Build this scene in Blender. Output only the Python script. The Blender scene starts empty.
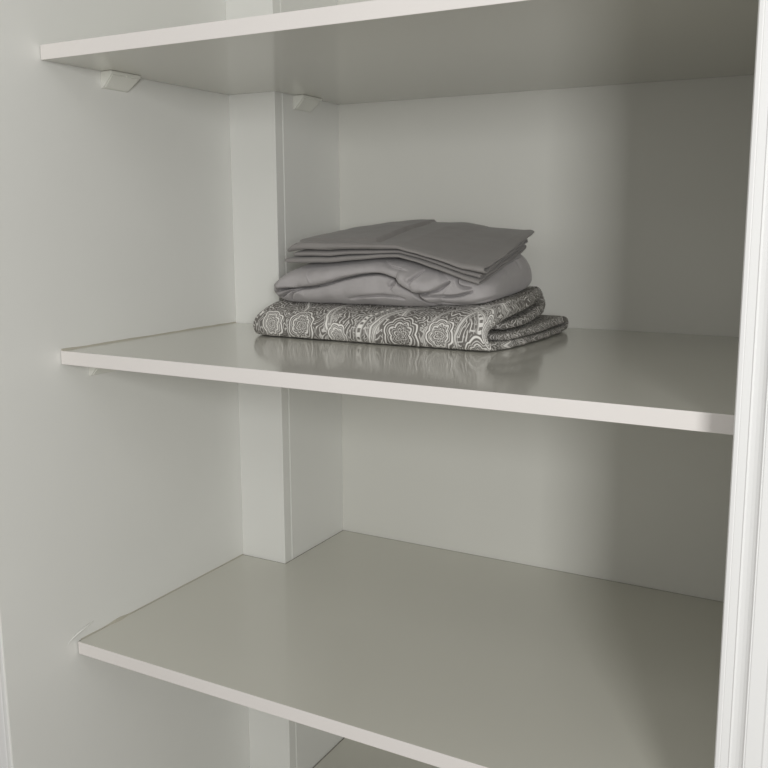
import bpy, bmesh, math, random
import numpy as np
from mathutils import Vector, Matrix
from mathutils import noise as mnoise

random.seed(4)
scn = bpy.context.scene
COL = scn.collection

# ------------------------------------------------------------------ places (metres)
DEPTH = 0.58                    # closet back wall
PW, PY = 0.0924, 0.3833         # boxed-in column: width, front face
Z_TOP, Z_MID, Z_LOW, Z_BOT = 1.7583, 1.3634, 0.9420, 0.5015   # shelf upper faces
TH = 0.0181                     # shelf thickness
XR = 0.886                      # inner face of the right side
YL, YR = -0.126, -0.068         # where left / right side walls end at the front

# ------------------------------------------------------------------ helpers
def link(o, parent=None):
    COL.objects.link(o)
    if parent is not None:
        o.parent = parent
    return o

def mesh_obj(name, verts, faces, mat, parent=None, smooth=False, uvs=None):
    me = bpy.data.meshes.new(name)
    me.from_pydata([tuple(map(float, v)) for v in verts], [], faces)
    if uvs is not None:
        ul = me.uv_layers.new(name='UVMap')
        idx = np.empty(len(me.loops), dtype=np.int32)
        me.loops.foreach_get('vertex_index', idx)
        ul.data.foreach_set('uv', np.asarray(uvs, dtype=np.float32)[idx].ravel())
    me.materials.append(mat)
    bm = bmesh.new(); bm.from_mesh(me)
    bmesh.ops.recalc_face_normals(bm, faces=bm.faces[:])
    bm.to_mesh(me); bm.free()
    if smooth:
        me.polygons.foreach_set('use_smooth', [True] * len(me.polygons))
    return link(bpy.data.objects.new(name, me), parent)

def prism(name, poly, lo, hi, axis, mat, parent=None, bevel=0.0, seg=2, smooth=False):
    """poly = 2D outline, extruded along axis ('z': poly=(x,y); 'x': (y,z); 'y': (x,z))"""
    def P(a, b, c):
        return {'z': (a, b, c), 'x': (c, a, b), 'y': (a, c, b)}[axis]
    n = len(poly)
    vs = [P(a, b, lo) for a, b in poly] + [P(a, b, hi) for a, b in poly]
    fs = [list(range(n))[::-1], list(range(n, 2 * n))]
    fs += [[i, (i + 1) % n, n + (i + 1) % n, n + i] for i in range(n)]
    o = mesh_obj(name, vs, fs, mat, parent, smooth)
    if bevel:
        bm = bmesh.new(); bm.from_mesh(o.data)
        es = [e for e in bm.edges if e.calc_face_angle(0) > 0.3]
        bmesh.ops.bevel(bm, geom=es, offset=bevel, segments=seg, profile=0.5, affect='EDGES')
        bm.to_mesh(o.data); bm.free()
    return o

def box(name, a, b, mat, parent=None, bevel=0.0):
    return prism(name, [(a[0], a[1]), (b[0], a[1]), (b[0], b[1]), (a[0], b[1])], a[2], b[2], 'z', mat, parent, bevel)

def struct(o):
    o['kind'] = 'structure'
    return o

def thing(name, label, cat, loc, group=None):
    o = bpy.data.objects.new(name, None)
    o.empty_display_size = 0.05
    o.location = loc
    link(o)
    tag(o, label, cat, group)
    return o

def tag(o, label, cat, group=None):
    o['label'] = label; o['category'] = cat
    if group: o['group'] = group
    return o

# ------------------------------------------------------------------ materials
def new_mat(name):
    m = bpy.data.materials.new(name); m.use_nodes = True
    nt = m.node_tree
    return m, nt, nt.nodes['Principled BSDF']

def painted(name, col, rough=0.5, bump=0.05, scale=60, mottling=0.03, spec=0.5, coat=0.0):
    m, nt, b = new_mat(name)
    N, L = nt.nodes, nt.links
    tc = N.new('ShaderNodeTexCoord')
    n1 = N.new('ShaderNodeTexNoise'); n1.inputs['Scale'].default_value = 5; n1.inputs['Detail'].default_value = 4
    L.new(tc.outputs['Object'], n1.inputs['Vector'])
    mr = N.new('ShaderNodeMapRange'); mr.inputs['To Min'].default_value = 1 - mottling; mr.inputs['To Max'].default_value = 1 + mottling
    L.new(n1.outputs['Fac'], mr.inputs['Value'])
    mx = N.new('ShaderNodeVectorMath'); mx.operation = 'SCALE'
    mx.inputs[0].default_value = col
    L.new(mr.outputs['Result'], mx.inputs['Scale'])
    L.new(mx.outputs['Vector'], b.inputs['Base Color'])
    n2 = N.new('ShaderNodeTexNoise'); n2.inputs['Scale'].default_value = scale; n2.inputs['Detail'].default_value = 3
    L.new(tc.outputs['Object'], n2.inputs['Vector'])
    bp = N.new('ShaderNodeBump'); bp.inputs['Strength'].default_value = bump; bp.inputs['Distance'].default_value = 0.002
    L.new(n2.outputs['Fac'], bp.inputs['Height']); L.new(bp.outputs['Normal'], b.inputs['Normal'])
    b.inputs['Roughness'].default_value = rough
    b.inputs['Specular IOR Level'].default_value = spec
    b.inputs['Coat Weight'].default_value = coat
    b.inputs['Coat Roughness'].default_value = 0.10
    return m

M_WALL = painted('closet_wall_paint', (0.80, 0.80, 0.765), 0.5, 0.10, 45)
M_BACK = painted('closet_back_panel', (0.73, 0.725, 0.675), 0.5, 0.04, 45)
M_COLUMN = painted('column_paint', (0.80, 0.80, 0.765), 0.5, 0.06, 50)
M_SHELF = painted('shelf_melamine', (0.60, 0.590, 0.525), 0.32, 0.0, 25, 0.015, 0.5, 0.85)
M_EDGE = painted('shelf_edge_band', (0.80, 0.765, 0.735), 0.4, 0.02, 90)
M_TRIM = painted('gloss_trim_paint', (0.82, 0.82, 0.81), 0.32, 0.02, 30, 0.01)
M_PLASTIC = painted('white_plastic', (0.80, 0.80, 0.74), 0.38, 0.0, 30, 0.0)
M_CAULK = painted('old_sealant', (0.48, 0.455, 0.38), 0.6, 0.3, 200, 0.2)
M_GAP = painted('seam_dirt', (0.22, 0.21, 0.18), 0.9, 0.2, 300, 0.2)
M_FLOOR = painted('room_floor', (0.36, 0.33, 0.29), 0.5, 0.03, 12, 0.1)

def fabric(name, col, weave=1.0):
    m, nt, b = new_mat(name)
    N, L = nt.nodes, nt.links
    tc = N.new('ShaderNodeTexCoord')
    n1 = N.new('ShaderNodeTexNoise'); n1.inputs['Scale'].default_value = 40; n1.inputs['Detail'].default_value = 5
    L.new(tc.outputs['Object'], n1.inputs['Vector'])
    mr = N.new('ShaderNodeMapRange'); mr.inputs['To Min'].default_value = 0.94; mr.inputs['To Max'].default_value = 1.06
    L.new(n1.outputs['Fac'], mr.inputs['Value'])
    mx = N.new('ShaderNodeVectorMath'); mx.operation = 'SCALE'; mx.inputs[0].default_value = col
    L.new(mr.outputs['Result'], mx.inputs['Scale']); L.new(mx.outputs['Vector'], b.inputs['Base Color'])
    n2 = N.new('ShaderNodeTexNoise'); n2.inputs['Scale'].default_value = 900; n2.inputs['Detail'].default_value = 2
    n3 = N.new('ShaderNodeTexNoise'); n3.inputs['Scale'].default_value = 70; n3.inputs['Detail'].default_value = 4
    L.new(tc.outputs['Object'], n2.inputs['Vector']); L.new(tc.outputs['Object'], n3.inputs['Vector'])
    ad = N.new('ShaderNodeMath'); ad.operation = 'MULTIPLY_ADD'; ad.inputs[1].default_value = 0.25
    L.new(n2.outputs['Fac'], ad.inputs[0]); L.new(n3.outputs['Fac'], ad.inputs[2])
    bp = N.new('ShaderNodeBump'); bp.inputs['Strength'].default_value = 0.25 * weave; bp.inputs['Distance'].default_value = 0.003
    L.new(ad.outputs[0], bp.inputs['Height']); L.new(bp.outputs['Normal'], b.inputs['Normal'])
    b.inputs['Roughness'].default_value = 0.85
    b.inputs['Specular IOR Level'].default_value = 0.2
    b.inputs['Sheen Weight'].default_value = 0.15
    return m

M_SHEET = fabric('grey_cotton', (0.40, 0.380, 0.378))
M_FLAT = fabric('grey_sateen', (0.27, 0.255, 0.245), 0.6)

def paisley():
    """grey ground, off-white paisley linework, in the cloth's own UV (metres: u along the shelf, v along the fold)"""
    m, nt, b = new_mat('paisley_print')
    N, L = nt.nodes, nt.links
    uv = N.new('ShaderNodeUVMap'); uv.uv_map = 'UVMap'
    def val(x):
        return x
    def mth(op, a, c=None, d=None, clamp=False):
        n = N.new('ShaderNodeMath'); n.operation = op; n.use_clamp = clamp
        for i, s in enumerate((a, c, d)):
            if s is None: continue
            if isinstance(s, (int, float)): n.inputs[i].default_value = s
            else: L.new(s, n.inputs[i])
        return n.outputs[0]
    nz = N.new('ShaderNodeTexNoise'); nz.inputs['Scale'].default_value = 55; nz.inputs['Detail'].default_value = 1
    L.new(uv.outputs['UV'], nz.inputs['Vector'])
    sub = N.new('ShaderNodeVectorMath'); sub.operation = 'SUBTRACT'; sub.inputs[1].default_value = (0.5, 0.5, 0.5)
    L.new(nz.outputs['Color'], sub.inputs[0])
    scl = N.new('ShaderNodeVectorMath'); scl.operation = 'SCALE'; scl.inputs['Scale'].default_value = 0.007
    L.new(sub.outputs[0], scl.inputs[0])
    wv = N.new('ShaderNodeVectorMath'); wv.operation = 'ADD'
    L.new(uv.outputs['UV'], wv.inputs[0]); L.new(scl.outputs[0], wv.inputs[1])
    sep = N.new('ShaderNodeSeparateXYZ'); L.new(wv.outputs[0], sep.inputs[0])
    U, V = sep.outputs[0], sep.outputs[1]
    def line(x, centre, half):        # 1 where |x-centre|<half
        t = mth('ABSOLUTE', mth('SUBTRACT', x, centre))
        r = N.new('ShaderNodeMapRange'); r.interpolation_type = 'SMOOTHSTEP'
        L.new(t, r.inputs['Value']); r.inputs['From Min'].default_value = half * 0.55; r.inputs['From Max'].default_value = half * 1.35
        r.inputs['To Min'].default_value = 1; r.inputs['To Max'].default_value = 0
        return r.outputs['Result']
    def below(x, e, w):
        r = N.new('ShaderNodeMapRange'); r.interpolation_type = 'SMOOTHSTEP'
        if isinstance(x, (int, float)): r.inputs['Value'].default_value = x
        else: L.new(x, r.inputs['Value'])
        r.inputs['From Min'].default_value = e - w; r.inputs['From Max'].default_value = e + w
        r.inputs['To Min'].default_value = 1; r.inputs['To Max'].default_value = 0
        return r.outputs['Result']
    def polar(cu, cv, su=1.0, sv=1.0):
        du = mth('MULTIPLY', mth('SUBTRACT', U, cu), su); dv = mth('MULTIPLY', mth('SUBTRACT', V, cv), sv)
        return mth('SQRT', mth('ADD', mth('MULTIPLY', du, du), mth('MULTIPLY', dv, dv))), mth('ARCTAN2', dv, du)
    # --- background fill: scalloped rings about scattered centres
    vo = N.new('ShaderNodeTexVoronoi'); vo.inputs['Scale'].default_value = 26; vo.inputs['Randomness'].default_value = 0.8
    L.new(wv.outputs[0], vo.inputs['Vector'])
    dif = N.new('ShaderNodeVectorMath'); dif.operation = 'SUBTRACT'
    L.new(wv.outputs[0], dif.inputs[0])
    # Voronoi position is returned in the input's own space
    L.new(vo.outputs['Position'], dif.inputs[1])
    s2 = N.new('ShaderNodeSeparateXYZ'); L.new(dif.outputs[0], s2.inputs[0])
    ang = mth('ARCTAN2', s2.outputs[1], s2.outputs[0])
    dist = mth('DIVIDE', vo.outputs['Distance'], 26.0)
    sc = mth('MULTIPLY_ADD', mth('ABSOLUTE', mth('SINE', mth('MULTIPLY', ang, 4.0))), 0.0022, dist)
    rings = mth('SINE', mth('MULTIPLY', sc, 2 * math.pi / 0.0046))
    fill = mth('MULTIPLY', mth('SUBTRACT', 1.0, below(rings, 0.66, 0.26)), 0.85)
    # fine contour filigree between
    n2 = N.new('ShaderNodeTexNoise'); n2.inputs['Scale'].default_value = 62; n2.inputs['Detail'].default_value = 0.5
    L.new(wv.outputs[0], n2.inputs['Vector'])
    fil = mth('SINE', mth('MULTIPLY', n2.outputs['Fac'], 62.0))
    filig = mth('MULTIPLY', mth('SUBTRACT', 1.0, below(fil, 0.66, 0.26)), 0.75)
    sel = N.new('ShaderNodeTexNoise'); sel.inputs['Scale'].default_value = 22; sel.inputs['Detail'].default_value = 0
    L.new(uv.outputs['UV'], sel.inputs['Vector'])
    k = below(sel.outputs['Fac'], 0.52, 0.01)
    base = mth('ADD', mth('MULTIPLY', fill, k), mth('MULTIPLY', filig, mth('SUBTRACT', 1.0, k)))
    tone = N.new('ShaderNodeTexNoise'); tone.inputs['Scale'].default_value = 90; tone.inputs['Detail'].default_value = 1
    L.new(uv.outputs['UV'], tone.inputs['Vector'])
    dotv = N.new('ShaderNodeTexVoronoi'); dotv.inputs['Scale'].default_value = 190
    L.new(wv.outputs[0], dotv.inputs['Vector'])
    dots0 = mth('MULTIPLY', below(dotv.outputs['Distance'], 0.26, 0.10), 0.55)
    base = mth('MAXIMUM', mth('MULTIPLY', base, mth('MULTIPLY_ADD', tone.outputs['Fac'], 1.5, 0.2)), dots0)
    out = base
    def over(mask, value):            # paint value where mask
        nonlocal out
        out = mth('ADD', mth('MULTIPLY', out, mth('SUBTRACT', 1.0, mask)), mth('MULTIPLY', value, mask) if not isinstance(value, (int, float)) else mth('MULTIPLY', mask, value))
    def medallion(cu, cv, R, petals, ph=0.0, su=1.0, sv=1.0):
        r, a = polar(cu, cv, su, sv)
        rs = mth('MULTIPLY_ADD', mth('ABSOLUTE', mth('SINE', mth('MULTIPLY_ADD', a, petals / 2.0, ph))), -0.16 * R, r)
        over(below(rs, R, 0.0006), 0.06)
        l = line(rs, 0.86 * R, 0.0011)
        for q, h, w in ((0.68, 0.0006, 0.7), (0.52, 0.0010, 0.9), (0.36, 0.0005, 0.6), (0.22, 0.0007, 0.8), (0.05, 0.0007, 0.8)):
            l = mth('MAXIMUM', l, mth('MULTIPLY', line(rs, q * R, h), w))
        dots = mth('MULTIPLY', line(r, 0.60 * R, 0.0009), mth('GREATER_THAN', mth('SINE', mth('MULTIPLY', a, petals * 2.0)), 0.2))
        over(below(rs, R, 0.0006), mth('MAXIMUM', l, mth('MULTIPLY', dots, 0.8)))
    def band(cu, cv, R, half, dotted, amp=1.0):
        r, a = polar(cu, cv)
        over(line(r, R, half * 1.6), 0.08)
        over(line(r, R, half), amp)
        if dotted:
            t = mth('SINE', mth('MULTIPLY', a, R * 2 * math.pi / 0.0085))
            over(mth('MULTIPLY', line(r, R, half * 0.62), mth('GREATER_THAN', t, 0.15)), 0.05)
        l2 = mth('MAXIMUM', line(r, R + half * 2.1, 0.0005), line(r, R - half * 2.1, 0.0005))
        over(mth('MULTIPLY', l2, 0.8), 0.75)
    VF = PAISLEY_V
    # what the front fold shows from left to right (v = VF is mid-height of the fold)
    medallion(0.176, VF - 0.004, 0.017, 7, 0.4)
    band(0.325, VF - 0.035, 0.060, 0.0016, False)
    band(0.331, VF - 0.035, 0.058, 0.0009, False, 0.8)
    band(0.165, VF - 0.030, 0.056, 0.0015, False)
    medallion(0.228, VF - 0.004, 0.021, 8, 0.0, 1.0, 0.9)
    medallion(0.290, VF + 0.004, 0.015, 6, 0.8)
    band(0.420, VF + 0.010, 0.093, 0.0040, True)
    band(0.440, VF + 0.022, 0.098, 0.0018, False, 0.9)
    band(0.437, VF + 0.022, 0.088, 0.0010, False, 0.8)
    medallion(0.394, VF - 0.001, 0.026, 8, 0.2)
    band(0.505, VF + 0.012, 0.076, 0.0012, False, 0.7)
    medallion(0.452, VF - 0.004, 0.019, 7, 0.9)
    band(0.560, VF + 0.010, 0.085, 0.0016, False, 0.8)
    medallion(0.507, VF + 0.016, 0.020, 6, 0.3)
    medallion(0.523, VF - 0.014, 0.015, 5, 0.3, 1.6, 0.7)
    mixc = N.new('ShaderNodeMix'); mixc.data_type = 'RGBA'
    L.new(mth('MINIMUM', out, 1.0), mixc.inputs['Factor'])
    mixc.inputs['A'].default_value = (0.185, 0.174, 0.160, 1)
    mixc.inputs['B'].default_value = (0.84, 0.82, 0.78, 1)
    L.new(mixc.outputs['Result'], b.inputs['Base Color'])
    n3 = N.new('ShaderNodeTexNoise'); n3.inputs['Scale'].default_value = 700
    L.new(uv.outputs['UV'], n3.inputs['Vector'])
    bp = N.new('ShaderNodeBump'); bp.inputs['Strength'].default_value = 0.2; bp.inputs['Distance'].default_value = 0.002
    L.new(n3.outputs['Fac'], bp.inputs['Height']); L.new(bp.outputs['Normal'], b.inputs['Normal'])
    b.inputs['Roughness'].default_value = 0.9
    b.inputs['Specular IOR Level'].default_value = 0.15
    return m

# ------------------------------------------------------------------ the closet shell
CEIL = 2.45
struct(box('wall_left', (-0.10, YL, 0), (0, DEPTH + 0.10, CEIL), M_WALL))
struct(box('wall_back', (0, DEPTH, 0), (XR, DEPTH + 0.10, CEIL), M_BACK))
struct(box('wall_right', (XR, YR, 0), (XR + 0.10, DEPTH + 0.10, CEIL), M_WALL))
struct(box('ceiling', (-1.6, -0.25, CEIL), (2.4, DEPTH + 0.10, CEIL + 0.05), M_WALL))
struct(box('floor', (-1.6, -3.6, -0.05), (3.4, DEPTH + 0.10, 0), M_FLOOR))
struct(box('wall_front_left', (-1.6, YL, 0), (-0.10, YL + 0.10, CEIL), M_WALL))
struct(box('wall_front_right', (XR + 0.10, YR, 0), (2.4, YR + 0.10, CEIL), M_WALL))
# boxed-in column in the left rear corner: front board laps over the side board, leaving a fine joint line
struct(prism('trim_3', [(0, PY), (PW, PY), (PW, PY + 0.0205), (PW - 0.0012, PY + 0.021), (PW - 0.0012, PY + 0.0222),
                        (PW, PY + 0.0227), (PW, DEPTH), (0, DEPTH)], 0, CEIL, 'z', M_COLUMN, bevel=0.0006, seg=1))

def casing(name, x0, y0, sgn, z0, z1, dep=1.0, lean=0.0):
    # moulded door casing: flat nosing, bead, cove rising to the main flat, second bead
    pr = [(0, 0.0), (0, -0.0185), (0.0012, -0.0206), (0.004, -0.0212), (0.0048, -0.0206), (0.0055, -0.0210), (0.0115, -0.0212), (0.0125, -0.0222),
          (0.0140, -0.0212), (0.0175, -0.0217), (0.0205, -0.0228), (0.0230, -0.0246), (0.0245, -0.0268), (0.0252, -0.0262), (0.0262, -0.0270),
          (0.0385, -0.0272), (0.0400, -0.0280), (0.0415, -0.0268), (0.0440, -0.0268), (0.075, -0.0275), (0.078, -0.025), (0.078, 0.0)]
    poly = [(x0 + sgn * a, y0 + b * dep) for a, b in pr]
    o = prism(name, poly, z0, z1, 'z', M_TRIM)
    for v in o.data.vertices:               # this casing stands a little out of plumb
        v.co.x += lean * (v.co.z - 1.4)
    return struct(o)
casing('trim_1', -0.0035, YL, -1, 0, CEIL - 0.02, 0.3)
casing('trim_2', 0.8710, YR + 0.015, 1, 0, CEIL - 0.02, 1.0, -0.011)

# ------------------------------------------------------------------ shelves
G = 0.0012
def shelf(z, label, sealant, G=0.0012, fy=0.0):
    t = thing('closet_shelf', label, 'shelf', (XR / 2, 0.28, z - TH), 'closet shelves')
    off = Vector(t.location)
    def place(o):
        o.matrix_parent_inverse = Matrix.Translation(-off)
        return o
    outline = [(G, fy + 0.0012), (XR - G, fy + 0.0012), (XR - G, DEPTH - G), (PW + G, DEPTH - G), (PW + G, PY - G), (G, PY - G)]
    place(prism('panel', outline, z - TH, z, 'z', M_SHELF, t))
    e = place(box('edge_band', (G, fy, z - TH - 0.0001), (XR - G, fy + 0.0012, z + 0.0001), M_EDGE, t, 0.0004))
    e['label'] = 'bright white front edge strip'
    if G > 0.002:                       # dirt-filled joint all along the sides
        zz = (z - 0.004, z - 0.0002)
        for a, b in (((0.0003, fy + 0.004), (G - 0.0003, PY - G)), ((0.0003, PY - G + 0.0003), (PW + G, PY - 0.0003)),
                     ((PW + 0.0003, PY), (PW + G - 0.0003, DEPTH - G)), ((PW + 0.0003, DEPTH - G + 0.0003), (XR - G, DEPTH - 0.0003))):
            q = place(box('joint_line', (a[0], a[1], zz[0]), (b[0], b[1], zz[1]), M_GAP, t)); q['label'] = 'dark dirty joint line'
    if sealant:
        # old sealant run along the left side and column
        random.seed(int(z * 1000))
        pts = []
        n = 70
        vs, fs = [], []
        for i in range(n + 1):
            y = 0.002 + (PY - 0.003) * i / n
            w = 0.0026 + 0.0012 * mnoise.noise(Vector((y * 30, z, 0)))
            if sealant == 2: w = w * 0.55 + 0.0028 * math.exp(-((y - 0.075) / 0.016) ** 2)
            vs += [(0.0001, y, z), (0.0001, y, z + w * 0.8), (w * 0.6, y, z + w * 0.3), (w * 1.1, y, z)]
            if i:
                a, b = (i - 1) * 4, i * 4
                fs += [[a + j, a + j + 1, b + j + 1, b + j] for j in range(3)]
        fs += [[0, 1, 2, 3], [n * 4 + 3, n * 4 + 2, n * 4 + 1, n * 4]]
        s = place(mesh_obj('sealant_bead', vs, fs, M_CAULK, t))
        s['label'] = 'dull yellowish sealant line'
        if sealant == 2:
            vs, fs = [], []
            for i in range(25):        # dried drip running up the wall past the front corner
                q = i / 24
                y = -0.022 + 0.050 * q; zz = z + 0.001 + 0.017 * q ** 0.55
                r = 0.0022 * math.sin(math.pi * min(1, max(0.02, q))) + 0.0003
                vs += [(0.0002, y, zz - r), (r * 0.9, y, zz), (0.0002, y, zz + r)]
                if i:
                    a, b = (i - 1) * 3, i * 3
                    fs += [[a, a + 1, b + 1, b], [a + 1, a + 2, b + 2, b + 1], [a + 2, a, b, b + 2]]
            fs += [[0, 1, 2], [74, 73, 72]]
            place(mesh_obj('sealant_smear', vs, fs, M_WALL, t, True))
    return t

shelf(Z_TOP, 'topmost white shelf, seen from below with its grey underside showing', 0)
shelf(Z_MID, 'glossy white middle shelf holding the folded grey bedding stack', 1)
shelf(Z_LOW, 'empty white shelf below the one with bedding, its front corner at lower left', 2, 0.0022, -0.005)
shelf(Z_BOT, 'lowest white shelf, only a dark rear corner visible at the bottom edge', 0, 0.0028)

# ------------------------------------------------------------------ plastic shelf brackets (wedges screwed to the side)
def bracket(x, y0, z, ln, label, h=0.0225):
    t = thing('shelf_bracket', label, 'bracket', (x, y0 + ln / 2, z - 0.026), 'plastic shelf brackets')
    off = Vector(t.location)
    def place(o):
        o.matrix_parent_inverse = Matrix.Translation(-off); return o
    d = 0.0210
    e = 0.0002
    tp = 0.009                                # the far end slopes back towards the bottom
    b = place(prism('body', [(x + e, z - e), (x + e, z - h), (x + 0.003, z - h), (x + d, z - 0.004), (x + d, z - e)], y0, y0 + ln, 'y', M_PLASTIC, t))
    for v in b.data.vertices:
        if v.co.y > y0 + ln * 0.5: v.co.y -= tp * (z - v.co.z) / h
    bm = bmesh.new(); bm.from_mesh(b.data)
    bmesh.ops.bevel(bm, geom=bm.edges[:], offset=0.0009, segments=2, profile=0.5, affect='EDGES')
    bm.to_mesh(b.data); bm.free()
    nx, nz = (h - 0.004), -(d - 0.003)
    nl = math.hypot(nx, nz); nx, nz = nx / nl * 0.0011, nz / nl * 0.0011
    p = (x + 0.0046, z - h + 0.0016); q = (x + d - 0.0012, z - 0.0055)
    cv = place(prism('cover', [p, q, (q[0] + nx, q[1] + nz), (p[0] + nx, p[1] + nz)], y0 + 0.003, y0 + ln - 0.003, 'y', M_PLASTIC, t))
    for v in cv.data.vertices:
        if v.co.y > y0 + ln * 0.5: v.co.y -= tp * (z - v.co.z) / h
    place(box('latch', (x + d - 0.0022, y0 + ln * 0.50, z - 0.0062), (x + d + 0.0008, y0 + ln * 0.64, z - 0.0038), M_PLASTIC, t, 0.0004))
    return t
bracket(0, 0.1015, Z_TOP - TH, 0.058, 'white plastic wedge bracket on the left side wall under the top shelf')
bracket(PW, 0.4350, Z_TOP - TH, 0.058, 'white plastic wedge bracket on the column side under the top shelf')
bracket(0, 0.0480, Z_MID - TH, 0.058, 'white plastic bracket tip peeping below the front edge of the middle shelf', 0.0236)

# ------------------------------------------------------------------ bedding
def catmull(P, n):
    P = np.array(P, float)
    Q = np.vstack([2 * P[0] - P[1], P, 2 * P[-1] - P[-2]])
    out = []
    for i in range(1, len(Q) - 2):
        p0, p1, p2, p3 = Q[i - 1:i + 3]
        for t in np.linspace(0, 1, 12, endpoint=False):
            out.append(0.5 * ((2 * p1) + (-p0 + p2) * t + (2 * p0 - 5 * p1 + 4 * p2 - p3) * t * t + (-p0 + 3 * p1 - 3 * p2 + p3) * t ** 3))
    out.append(P[-1]); out = np.array(out)
    d = np.r_[0, np.cumsum(np.linalg.norm(np.diff(out, axis=0), axis=1))]
    s = np.linspace(0, d[-1], n)
    return np.stack([np.interp(s, d, out[:, k]) for k in range(out.shape[1])], 1), s

def snoise(pts, f, seed):
    return np.array([mnoise.noise(Vector((p[0] * f + seed, p[1] * f + seed * 1.7, p[2] * f))) for p in pts])

def ribbon(name, path, n, nx, mat, parent, deform, round_x=0.005, off=Vector((0, 0, 0))):
    """path rows: y, z, thickness, x_left, x_right. Cloth band folded along the path, running in x; rounded at all free edges"""
    C, s = catmull(path, n)
    T = np.gradient(C[:, :2], axis=0); T /= np.linalg.norm(T, axis=1)[:, None] + 1e-9
    Nn = np.stack([-T[:, 1], T[:, 0]], 1)
    L = s[-1]
    endf = np.sqrt(np.clip(1 - np.clip(1 - np.minimum(s, L - s) / 0.004, 0, 1) ** 2, 0.02, 1))
    # u samples: denser at both ends
    a = np.linspace(0, 1, nx); a = 0.55 * a + 0.45 * (0.5 - 0.5 * np.cos(np.pi * a))
    V, UVs = [], []
    for i in range(nx):
        for side in (1, -1):
            for j in range(n):
                xl, xr = C[j, 3], C[j, 4]
                x = xl + (xr - xl) * a[i]
                q = min(x - xl, xr - x)
                f = math.sqrt(max(0.03, 1 - max(0.0, 1 - q / round_x) ** 2))
                h = 0.5 * C[j, 2] * endf[j] * f * side
                V.append((x, C[j, 0] + Nn[j, 0] * h, C[j, 1] + Nn[j, 1] * h)); UVs.append((x + (0.5 * C[j, 2] * (1 - f) if a[i] > 0.5 else -0.5 * C[j, 2] * (1 - f)), s[j] + side * 0.25 * C[j, 2] * (1 - f)))
    V = np.array(V)
    V = deform(V)
    F = []
    m = 2 * n
    for i in range(nx - 1):
        for j in range(n - 1):
            b0, b1 = i * m + j, (i + 1) * m + j
            F.append((b0, b0 + 1, b1 + 1, b1)); F.append((b0 + n, b1 + n, b1 + n + 1, b0 + n + 1))
        for j in (0, n - 1):
            b0, b1 = i * m + j, (i + 1) * m + j
            F.append((b0, b1, b1 + n, b0 + n))
    for i in (0, nx - 1):
        for j in range(n - 1):
            b0 = i * m + j
            F.append((b0, b0 + 1, b0 + n + 1, b0 + n))
    o = mesh_obj(name, V, F, mat, parent, True, UVs)
    return o, s

# -- printed cover, at the bottom: wraps round the front, two layers turned back inside
zs = Z_MID + 0.0006
pp = [  # y, z, thickness, x_left, x_right
    (0.300, 0.0275, 0.007, 0.160, 0.522), (0.36, 0.0305, 0.009, 0.160, 0.531), (0.44, 0.0350, 0.010, 0.160, 0.529), (0.488, 0.0390, 0.010, 0.160, 0.519),
    (0.508, 0.0475, 0.010, 0.158, 0.508), (0.494, 0.0560, 0.014, 0.158, 0.508), (0.46, 0.0550, 0.016, 0.158, 0.520), (0.40, 0.0510, 0.016, 0.158, 0.531), (0.33, 0.0455, 0.016, 0.158, 0.529),
    (0.295, 0.0405, 0.015, 0.155, 0.524), (0.266, 0.0335, 0.013, 0.146, 0.519), (0.2525, 0.0235, 0.012, 0.137, 0.518), (0.2515, 0.0120, 0.012, 0.133, 0.520),
    (0.262, 0.0062, 0.0118, 0.133, 0.525), (0.33, 0.0054, 0.010, 0.133, 0.540), (0.42, 0.0052, 0.0095, 0.137, 0.545), (0.50, 0.0054, 0.009, 0.141, 0.544),
    (0.526, 0.0075, 0.009, 0.141, 0.543), (0.535, 0.0125, 0.009, 0.141, 0.542), (0.523, 0.0185, 0.011, 0.137, 0.543), (0.46, 0.0190, 0.013, 0.130, 0.543),
    (0.38, 0.0170, 0.012, 0.124, 0.541), (0.31, 0.0160, 0.010, 0.121, 0.534), (0.283, 0.0160, 0.008, 0.120, 0.523)]
_, s_ = catmull(pp, 240)
PC, _ = catmull(pp, 240)
PAISLEY_V = float(s_[np.argmin(PC[:, 0])])
M_PAISLEY = paisley()
def def_paisley(V):
    x, y, z = V[:, 0].copy(), V[:, 1].copy(), V[:, 2].copy()
    up = np.clip(z / 0.05, 0, 1)
    # plump sag along the front, thicker to the right and at both ends
    lift = np.interp(y, [0.25, 0.32, 0.50], [0.015, 0.014, 0.008]) * np.clip((x - 0.36) / 0.18, 0, 1) ** 1.3 * np.clip((z - 0.028) / 0.02, 0, 1) + 0.004 * np.exp(-((x - 0.16) / 0.03) ** 2) * up
    n1 = snoise(V, 22, 3.1); n2 = snoise(V, 55, 7.7)
    V[:, 2] = z * (1 + 0.05 * n1 * up) + lift + 0.0012 * n2 * up
    V[:, 1] = y + 0.004 * n1 * np.clip(1 - (y - 0.25) / 0.1, 0.2, 1) + 0.0012 * n2
    # front line: slightly bowed, the right corner turned back a little
    V[:, 1] += 0.008 * np.clip((x - 0.47) / 0.07, 0, 1) ** 2 * np.clip(1 - (y - 0.25) / 0.1, 0, 1)
    V[:, 1] += 0.008 * np.clip((0.185 - x) / 0.045, 0, 1) ** 2 * np.clip(1 - (y - 0.25) / 0.1, 0, 1)
    V[:, 0] = x + 0.003 * snoise(np.stack([y, z, y * 0], 1), 38, 1.3) * np.clip(np.abs(x - 0.34) / 0.2, 0, 1)
    # soft seams across the front
    for cx, sl in ((0.437, 0.25), (0.470, -0.15)):
        d = (x - cx) - sl * (z - 0.025)
        V[:, 1] += 0.0022 * np.exp(-(d / 0.0016) ** 2) * (y < 0.30)
    V[:, 2] = np.maximum(V[:, 2], 0.0003)
    V[:, 2] += zs
    return V
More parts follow.
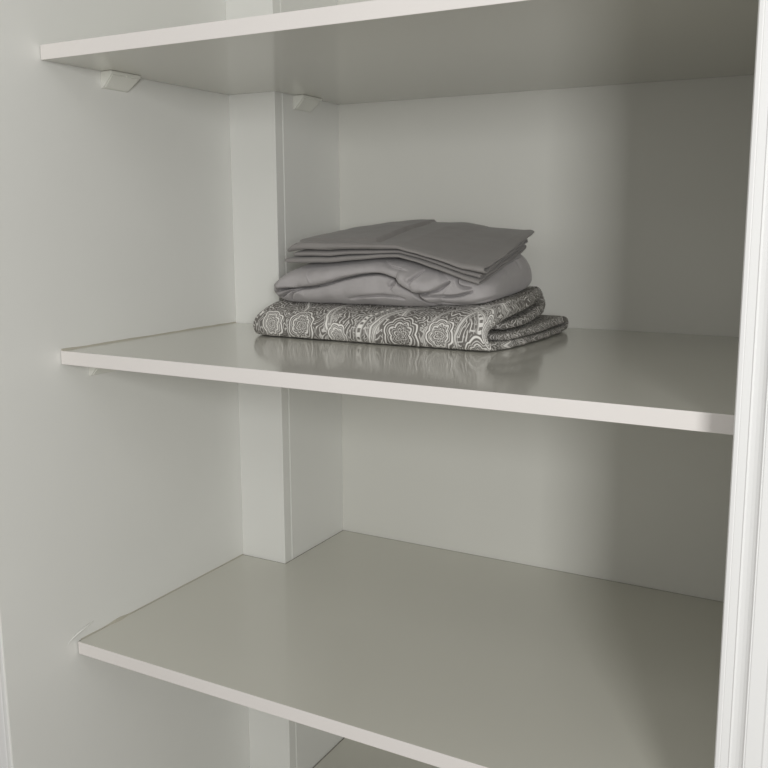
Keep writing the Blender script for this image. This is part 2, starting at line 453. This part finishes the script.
t_cover, _s = ribbon('duvet_cover', pp, 240, 210, M_PAISLEY, None, def_paisley, 0.006)
tag(t_cover, 'folded grey and white paisley print cover at the bottom of the bedding stack', 'bedding')

# height of the cover's upper face, to lay the next sheet on it
_cc = np.empty(len(t_cover.data.vertices) * 3, dtype=np.float32)
t_cover.data.vertices.foreach_get('co', _cc); _cc = _cc.reshape(-1, 3)
GX, GY, GS = 0.10, 0.23, 0.004
_H = np.zeros((130, 90))
for _x, _y, _z in _cc:
    a, b = int((_x - GX) / GS), int((_y - GY) / GS)
    if 0 <= a < 130 and 0 <= b < 90: _H[a, b] = max(_H[a, b], _z - zs)
for _k in range(3):                       # close pinholes between samples
    _P = np.pad(_H, 1, mode='edge')
    _N = np.max([_P[i:i + 130, j:j + 90] for i in range(3) for j in range(3)], axis=0)
    _H = np.where(_H <= 0.03, np.where(_N > 0.03, _N, _H), _H) if _k < 2 else _N
_P = np.pad(_H, 2, mode='edge')
_H = np.mean([_P[i:i + 130, j:j + 90] for i in range(5) for j in range(5)], axis=0)
def cover_top(x, y):
    u = np.clip((x - GX) / GS - 0.5, 0, 128.99); v = np.clip((y - GY) / GS - 0.5, 0, 88.99)
    a, b = u.astype(int), v.astype(int); p, q = u - a, v - b
    return _H[a, b] * (1 - p) * (1 - q) + _H[a + 1, b] * p * (1 - q) + _H[a, b + 1] * (1 - p) * q + _H[a + 1, b + 1] * p * q

def flat_base(x, y):
    base = np.interp(x, [0.16, 0.19, 0.23, 0.264, 0.30, 0.35, 0.38, 0.41, 0.44, 0.478, 0.50, 0.52],
                     [0.1095, 0.110, 0.111, 0.112, 0.1155, 0.1205, 0.1220, 0.1150, 0.1065, 0.0935, 0.0880, 0.085])
    # back of the pile stands higher; the right side climbs more towards the back
    rise = np.interp(x, [0.19, 0.25, 0.33, 0.42, 0.49], [0.014, 0.024, 0.0285, 0.031, 0.042])
    q = np.clip((y - 0.27) / 0.22, 0, 1)
    return base + rise * (1 - (1 - q) ** 1.35)

# -- crumpled plain sheet in the middle
def seg_dist(P, poly):
    """signed distance in the plane to a polyline (positive on its left side), and run fraction"""
    best = np.full(len(P), 9.0); sign = np.zeros(len(P)); run = np.zeros(len(P))
    poly = np.array(poly, float)
    tot = np.r_[0, np.cumsum(np.linalg.norm(np.diff(poly, axis=0), axis=1))]
    for i in range(len(poly) - 1):
        a, b = poly[i], poly[i + 1]
        ab = b - a; l = np.linalg.norm(ab)
        t = np.clip(((P - a) @ ab) / (l * l), 0, 1)
        c = a + t[:, None] * ab
        d = np.linalg.norm(P - c, axis=1)
        cr = ab[0] * (P[:, 1] - a[1]) - ab[1] * (P[:, 0] - a[0])
        u = d < best
        best[u] = d[u]; sign[u] = np.sign(cr[u]); run[u] = ((tot[i] + t * l) / tot[-1])[u]
    return best * sign, run

def smooth_poly(P, n=40):
    return catmull(P, n)[0]

def crumpled():
    nu, nv = 460, 400
    V = []
    x0, x1 = 0.145, 0.512
    uu = np.linspace(0, 1, nu)
    # ease so the two ends are rounded
    us = 0.5 - 0.5 * np.cos(np.pi * uu)
    us = 0.35 * us + 0.65 * uu
    th = np.linspace(0, 2 * np.pi, nv, endpoint=False)
    # more samples on the front side (theta near pi)
    th = th + 0.45 * np.sin(th)
    sgnp = lambda v, p: np.sign(v) * np.abs(v) ** p
    for u in us:
        x = x0 + (x1 - x0) * u
        e = min(x - x0, x1 - x)
        rl = 0.055 if x < 0.34 else 0.040
        k = max(0.0, 1 - e / rl)
        f = max(0.02, math.sqrt(max(0.0, 1 - k ** 2.6)))
        yc, hy = 0.374, 0.100
        zb = 0.0450 + 0.014 * max(0, (x - 0.38) / 0.15)
        zt = np.interp(x, [0.16, 0.2, 0.27, 0.33, 0.38, 0.44, 0.50, 0.53], [0.103, 0.112, 0.1165, 0.122, 0.1225, 0.112, 0.100, 0.098])
        zc, hz = (zb + zt) / 2, (zt - zb) / 2
        fz = 0.35 + 0.65 * f
        fy = 0.60 + 0.40 * f
        if u in (us[0], us[-1]): fz, fy = 0.04, 0.5
        y = yc + hy * fy * sgnp(np.cos(th), 0.62)
        z = zc + hz * fz * sgnp(np.sin(th), 0.66)
        z = z + 0.021 * np.clip((y - 0.30) / 0.12, 0, 1) ** 1.2 * (np.sin(th) > 0) * np.sin(th).clip(0, 1) * f
        z = z + np.clip(0.062 * (y - 0.29), 0, 0.02)      # lies on the rising cover
        V.append(np.stack([np.full(nv, x), y, z], 1))
    V = np.concatenate(V)
    n0 = snoise(V, 14, 5.0); n1 = snoise(V, 34, 9.0); n2 = snoise(V, 80, 2.0)
    front = np.clip((0.330 - V[:, 1]) / 0.030, 0, 1)
    XZ = V[:, [0, 2]].copy()
    dy = np.zeros(len(V)); dz = np.zeros(len(V))
    def crease(poly, up, dn, ru=0.012, rd=0.012, fade=0.12, hold=True):
        # cloth swelling up out of a sharp valley that follows the line
        nonlocal dy, dz
        d, run = seg_dist(XZ, smooth_poly(poly))
        en = np.sqrt(np.clip(np.clip(run / fade, 0, 1) * np.clip((1 - run) / fade, 0, 1), 0, 1))
        au, ad = np.clip(d / ru, 0, None), np.clip(-d / rd, 0, None)
        su = 1 - (1 - np.clip(au, 0, 1)) ** 3
        sd = 1 - (1 - np.clip(ad, 0, 1)) ** 3
        fu = np.exp(-np.clip(au - 1, 0, None) ** 2 / 2.0) if hold else np.exp(-au ** 2 / 1.2)
        fd = np.exp(-np.clip(ad - 1, 0, None) ** 2 / 2.0) if hold else np.exp(-ad ** 2 / 1.2)
        core = np.exp(-(np.abs(d) / 0.0019) ** 2) * 0.9 * (up + dn)
        dy += en * (core - np.where(d > 0, up * su * fu, dn * sd * fd))
        # upper lip hangs down over the valley
        dz += -0.16 * up * np.exp(-((d - 0.0060) / 0.0045) ** 2) * en * (d > 0)
    main = [(0.166, 0.069), (0.19, 0.0735), (0.211, 0.0745), (0.24, 0.078), (0.29, 0.0905), (0.320, 0.0965), (0.348, 0.0985), (0.372, 0.093), (0.395, 0.081), (0.418, 0.066), (0.432, 0.055)]
    crease(main, 0.016, 0.005, 0.014, 0.014, 0.05)
    crease([(0.158, 0.062), (0.172, 0.071), (0.19, 0.075), (0.205, 0.075)], 0.004, 0.003, 0.006, 0.005, 0.15, False)
    crease([(0.166, 0.057), (0.181, 0.062), (0.193, 0.069), (0.212, 0.0725)], 0.006, 0.003, 0.007, 0.006, 0.12, False)
    crease([(0.192, 0.054), (0.196, 0.063), (0.203, 0.069), (0.213, 0.073)], 0.003, 0.006, 0.006, 0.008, 0.12, False)
    crease([(0.376, 0.087), (0.398, 0.0785), (0.420, 0.0755), (0.438, 0.0785), (0.450, 0.0865), (0.454, 0.091)], 0.010, 0.003, 0.010, 0.006, 0.10)
    crease([(0.418, 0.0745), (0.434, 0.0715), (0.452, 0.0705), (0.470, 0.073), (0.488, 0.079)], 0.005, 0.004, 0.006, 0.008, 0.15, False)
    crease([(0.416, 0.106), (0.411, 0.097), (0.403, 0.088)], 0.003, 0.005, 0.007, 0.008, 0.2, False)
    crease([(0.400, 0.076), (0.411, 0.066), (0.424, 0.057)], 0.005, 0.002, 0.007, 0.006, 0.2, False)
    crease([(0.425, 0.063), (0.450, 0.0595), (0.48, 0.061), (0.51, 0.070), (0.526, 0.084)], 0.004, 0.002, 0.007, 0.006, 0.2, False)
    crease([(0.372, 0.093), (0.371, 0.086), (0.364, 0.079)], 0.004, 0.004, 0.006, 0.006, 0.2, False)
    crease([(0.290, 0.060), (0.325, 0.066), (0.365, 0.0675), (0.388, 0.064)], 0.003, 0.003, 0.010, 0.008, 0.3, False)
    crease([(0.462, 0.098), (0.468, 0.086), (0.486, 0.083)], 0.004, 0.003, 0.006, 0.006, 0.2, False)
    crease([(0.345, 0.118), (0.372, 0.108), (0.398, 0.103)], 0.0025, 0.002, 0.008, 0.008, 0.3, False)
    # fine seam slanting down on the upper lobe at the left
    d, run = seg_dist(XZ, np.array([(0.214, 0.115), (0.222, 0.100), (0.237, 0.084)]))
    dy -= 0.0012 * np.exp(-(d / 0.0012) ** 2) * (run > 0.01) * (run < 0.99)
    V[:, 1] += dy * front + 0.004 * n0 * front + 0.0026 * n1 * front + 0.0008 * n2 * front
    V[:, 2] += dz * front
    # right end: concentric tucks
    YZ = V[:, [1, 2]].copy()
    endr = np.clip((V[:, 0] - 0.465) / 0.04, 0, 1) * np.clip((V[:, 1] - 0.275) / 0.03, 0, 1) * np.clip((V[:, 2] - cover_top(V[:, 0], V[:, 1]) - 0.024) / 0.030, 0, 1)
    for poly, dp in (([(0.40, 0.138), (0.372, 0.120), (0.355, 0.104), (0.343, 0.088)], 0.003),
                     ([(0.415, 0.140), (0.432, 0.122), (0.434, 0.106), (0.420, 0.094), (0.395, 0.086)], 0.004),
                     ([(0.405, 0.132), (0.400, 0.118), (0.398, 0.102)], 0.002)):
        d, run = seg_dist(YZ, smooth_poly(poly))
        en = np.sqrt(np.clip(run / .15, 0, 1) * np.clip((1 - run) / .15, 0, 1))
        V[:, 0] -= dp * np.exp(-(np.abs(d) / 0.003) ** 1.4) * endr * en
        V[:, 0] += 0.4 * dp * np.exp(-((np.abs(d) - 0.009) / 0.006) ** 2) * endr * en
    V[:, 0] += 0.003 * n0 * np.clip(np.abs(V[:, 0] - 0.34) / 0.18, 0, 1)
    V[:, 0] += 0.9 * np.clip(V[:, 2] - 0.076, 0, 0.04) * np.clip((0.23 - V[:, 0]) / 0.07, 0, 1)
    V[:, 2] += 0.0008 * n1
    # rests on the printed cover below and carries the folded sheet above
    lo = cover_top(V[:, 0], V[:, 1])
    V[:, 2] = np.maximum(V[:, 2], lo + 0.0006)
    inside = (V[:, 1] > 0.258) & (V[:, 1] < 0.505) & (V[:, 0] > 0.186) & (V[:, 0] < 0.512)
    cap = flat_base(V[:, 0], V[:, 1]) - 0.0016
    V[:, 2] = np.where(inside, np.minimum(V[:, 2], np.maximum(cap, lo + 0.002)), V[:, 2])
    V[:, 2] += zs
    F = []
    for i in range(nu - 1):
        for j in range(nv):
            a, b = i * nv + j, i * nv + (j + 1) % nv
            F.append((a, b, b + nv, a + nv))
    F.append(tuple(range(nv))); F.append(tuple(range((nu - 1) * nv, nu * nv))[::-1])
    return mesh_obj('fitted_sheet', V, F, M_SHEET, None, True)
t_mid = crumpled()
tag(t_mid, 'crumpled plain grey sheet bundled between the paisley cover and the flat-folded sheet', 'bedding')

# -- neatly folded flat sheet on top: thin layers, fold loops to the front
pf = [  # y, z(layer height), thickness, x_left, x_right
    (0.492, 0.0014, 0.0026, 0.198, 0.484), (0.46, 0.0014, 0.0026, 0.197, 0.494), (0.40, 0.0014, 0.0026, 0.196, 0.500), (0.290, 0.0016, 0.0028, 0.194, 0.502), (0.268, 0.0020, 0.0028, 0.193, 0.502),
    (0.2635, 0.0040, 0.0028, 0.190, 0.502), (0.268, 0.0062, 0.0028, 0.189, 0.502), (0.290, 0.0064, 0.0028, 0.190, 0.502), (0.40, 0.0070, 0.0028, 0.196, 0.502), (0.478, 0.0080, 0.0028, 0.200, 0.490),
    (0.4885, 0.0100, 0.0028, 0.200, 0.486), (0.480, 0.0120, 0.0028, 0.200, 0.488), (0.40, 0.0118, 0.0028, 0.208, 0.501), (0.294, 0.0112, 0.0028, 0.203, 0.502), (0.272, 0.0110, 0.0028, 0.203, 0.502),
    (0.2670, 0.0128, 0.0028, 0.203, 0.502), (0.272, 0.0150, 0.0028, 0.203, 0.502), (0.294, 0.0154, 0.0028, 0.203, 0.502), (0.40, 0.0166, 0.0028, 0.204, 0.501), (0.480, 0.0172, 0.0028, 0.204, 0.491),
    (0.4925, 0.0192, 0.0028, 0.204, 0.486), (0.484, 0.0214, 0.0028, 0.202, 0.491), (0.40, 0.0208, 0.0030, 0.194, 0.506), (0.288, 0.0202, 0.0034, 0.190, 0.509), (0.265, 0.0204, 0.0036, 0.192, 0.510),
    (0.2595, 0.0238, 0.0036, 0.200, 0.510), (0.265, 0.0274, 0.0036, 0.210, 0.510), (0.288, 0.0278, 0.0036, 0.206, 0.511), (0.36, 0.0278, 0.0034, 0.194, 0.511), (0.44, 0.0278, 0.0034, 0.196, 0.505), (0.485, 0.0278, 0.0034, 0.200, 0.499), (0.503, 0.0278, 0.0034, 0.206, 0.484)]
def def_flat(V):
    x, y, h = V[:, 0].copy(), V[:, 1].copy(), V[:, 2].copy()
    base = flat_base(x, y)
    k = np.interp(x, [0.19, 0.24, 0.30, 0.35, 0.38, 0.44, 0.50], [1.10, 1.08, 0.93, 0.70, 0.62, 0.68, 0.90])
    n1 = snoise(np.stack([x, y, h * 6], 1), 26, 4.2); n2 = snoise(np.stack([x, y, h * 10], 1), 60, 6.1)
    z = base + h * k + np.clip(0.0010 * n1 * (0.2 + h / 0.03), -0.0009, 0.002) + 0.0003 * n2
    # an extra turn of cloth under the right part of the top layer
    top = np.clip((h - 0.0255) / 0.001, 0, 1)
    z += top * (y > 0.275) * (0.0042 / (1 + np.exp(np.clip((x - 0.331 + 0.06 * (y - 0.38)) / 0.0007, -40, 40))) - 0.0006 - 0.0022 * np.exp(-((x - 0.3350 + 0.06 * (y - 0.38)) / 0.0022) ** 2) * (y < 0.47))
    # left ends droop and pinch
    dl = np.clip((0.225 - x) / 0.035, 0, 1)
    z -= dl ** 1.6 * 0.008 * np.clip(h / 0.028, 0, 1) ** 2
    V[:, 2] = z + zs
    V[:, 1] = y + 0.0030 * n1 * np.clip(1 - (y - 0.26) / 0.05, 0, 1) + 0.010 * np.clip((x - 0.36) / 0.15, 0, 1) ** 2 * 0
    V[:, 0] = x + 0.0022 * snoise(np.stack([y, h * 4, y * 0], 1), 40, 8.8)
    return V
t_top, _ = ribbon('flat_sheet', pf, 420, 260, M_FLAT, None, def_flat, 0.0025)
tag(t_top, 'smooth darker grey sheet folded flat in layers on top of the bedding stack', 'bedding')

for o in (t_cover, t_mid, t_top):          # origin at the thing's own foot
    co = np.empty(len(o.data.vertices) * 3, dtype=np.float32)
    o.data.vertices.foreach_get('co', co)
    co = co.reshape(-1, 3)
    c = Vector((float(co[:, 0].mean()), float(co[:, 1].mean()), float(co[:, 2].min())))
    o.data.transform(Matrix.Translation(-c)); o.location = c

# ------------------------------------------------------------------ light: daylight window behind to the right, pale room all round
w = bpy.data.worlds.new('room_light'); scn.world = w
w.use_nodes = True
bg = w.node_tree.nodes['Background']
bg.inputs['Color'].default_value = (1.0, 0.99, 0.965, 1)
bg.inputs['Strength'].default_value = 0.42
def area(name, loc, target, sx, sy, power, col):
    l = bpy.data.lights.new(name, 'AREA'); l.shape = 'RECTANGLE'; l.size = sx; l.size_y = sy
    l.energy = power; l.color = col
    o = bpy.data.objects.new(name, l); link(o)
    o.location = loc
    o.rotation_euler = (Vector(target) - Vector(loc)).to_track_quat('-Z', 'Y').to_euler()
    return o
area('window_daylight', (1.62, -1.62, 1.72), (0.5, 0.3, 1.4), 0.29, 0.50, 20.3, (1.0, 1.0, 0.995))
area('ceiling_bounce_fill', (0.55, -1.35, 2.42), (0.55, -1.0, 0.0), 1.3, 1.3, 6, (1.0, 0.99, 0.97))  # added fill panel standing in for ceiling bounce, no real fixture here

# ------------------------------------------------------------------ camera
cam = bpy.data.cameras.new('camera'); co = bpy.data.objects.new('camera', cam); link(co)
yaw, pitch, roll, f = 0.500712, -0.181825, -0.001893, 897.56
cy, sy, cp, sp = math.cos(yaw), math.sin(yaw), math.cos(pitch), math.sin(pitch)
fwd = Vector((-sy * cp, cy * cp, sp)); right = Vector((cy, sy, 0)); up = right.cross(fwd)
r2 = math.cos(roll) * right + math.sin(roll) * up
u2 = -math.sin(roll) * right + math.cos(roll) * up
co.matrix_world = Matrix(((r2.x, u2.x, -fwd.x, 0.96532), (r2.y, u2.y, -fwd.y, -0.84780), (r2.z, u2.z, -fwd.z, 1.53879), (0, 0, 0, 1)))
cam.sensor_width = 36; cam.lens = f / 768 * 36; cam.clip_start = 0.01
scn.camera = co
vs = scn.view_settings
vs.view_transform = 'Standard'; vs.look = 'None'; vs.gamma = 1; vs.use_curve_mapping = False
vs.exposure = 0.0
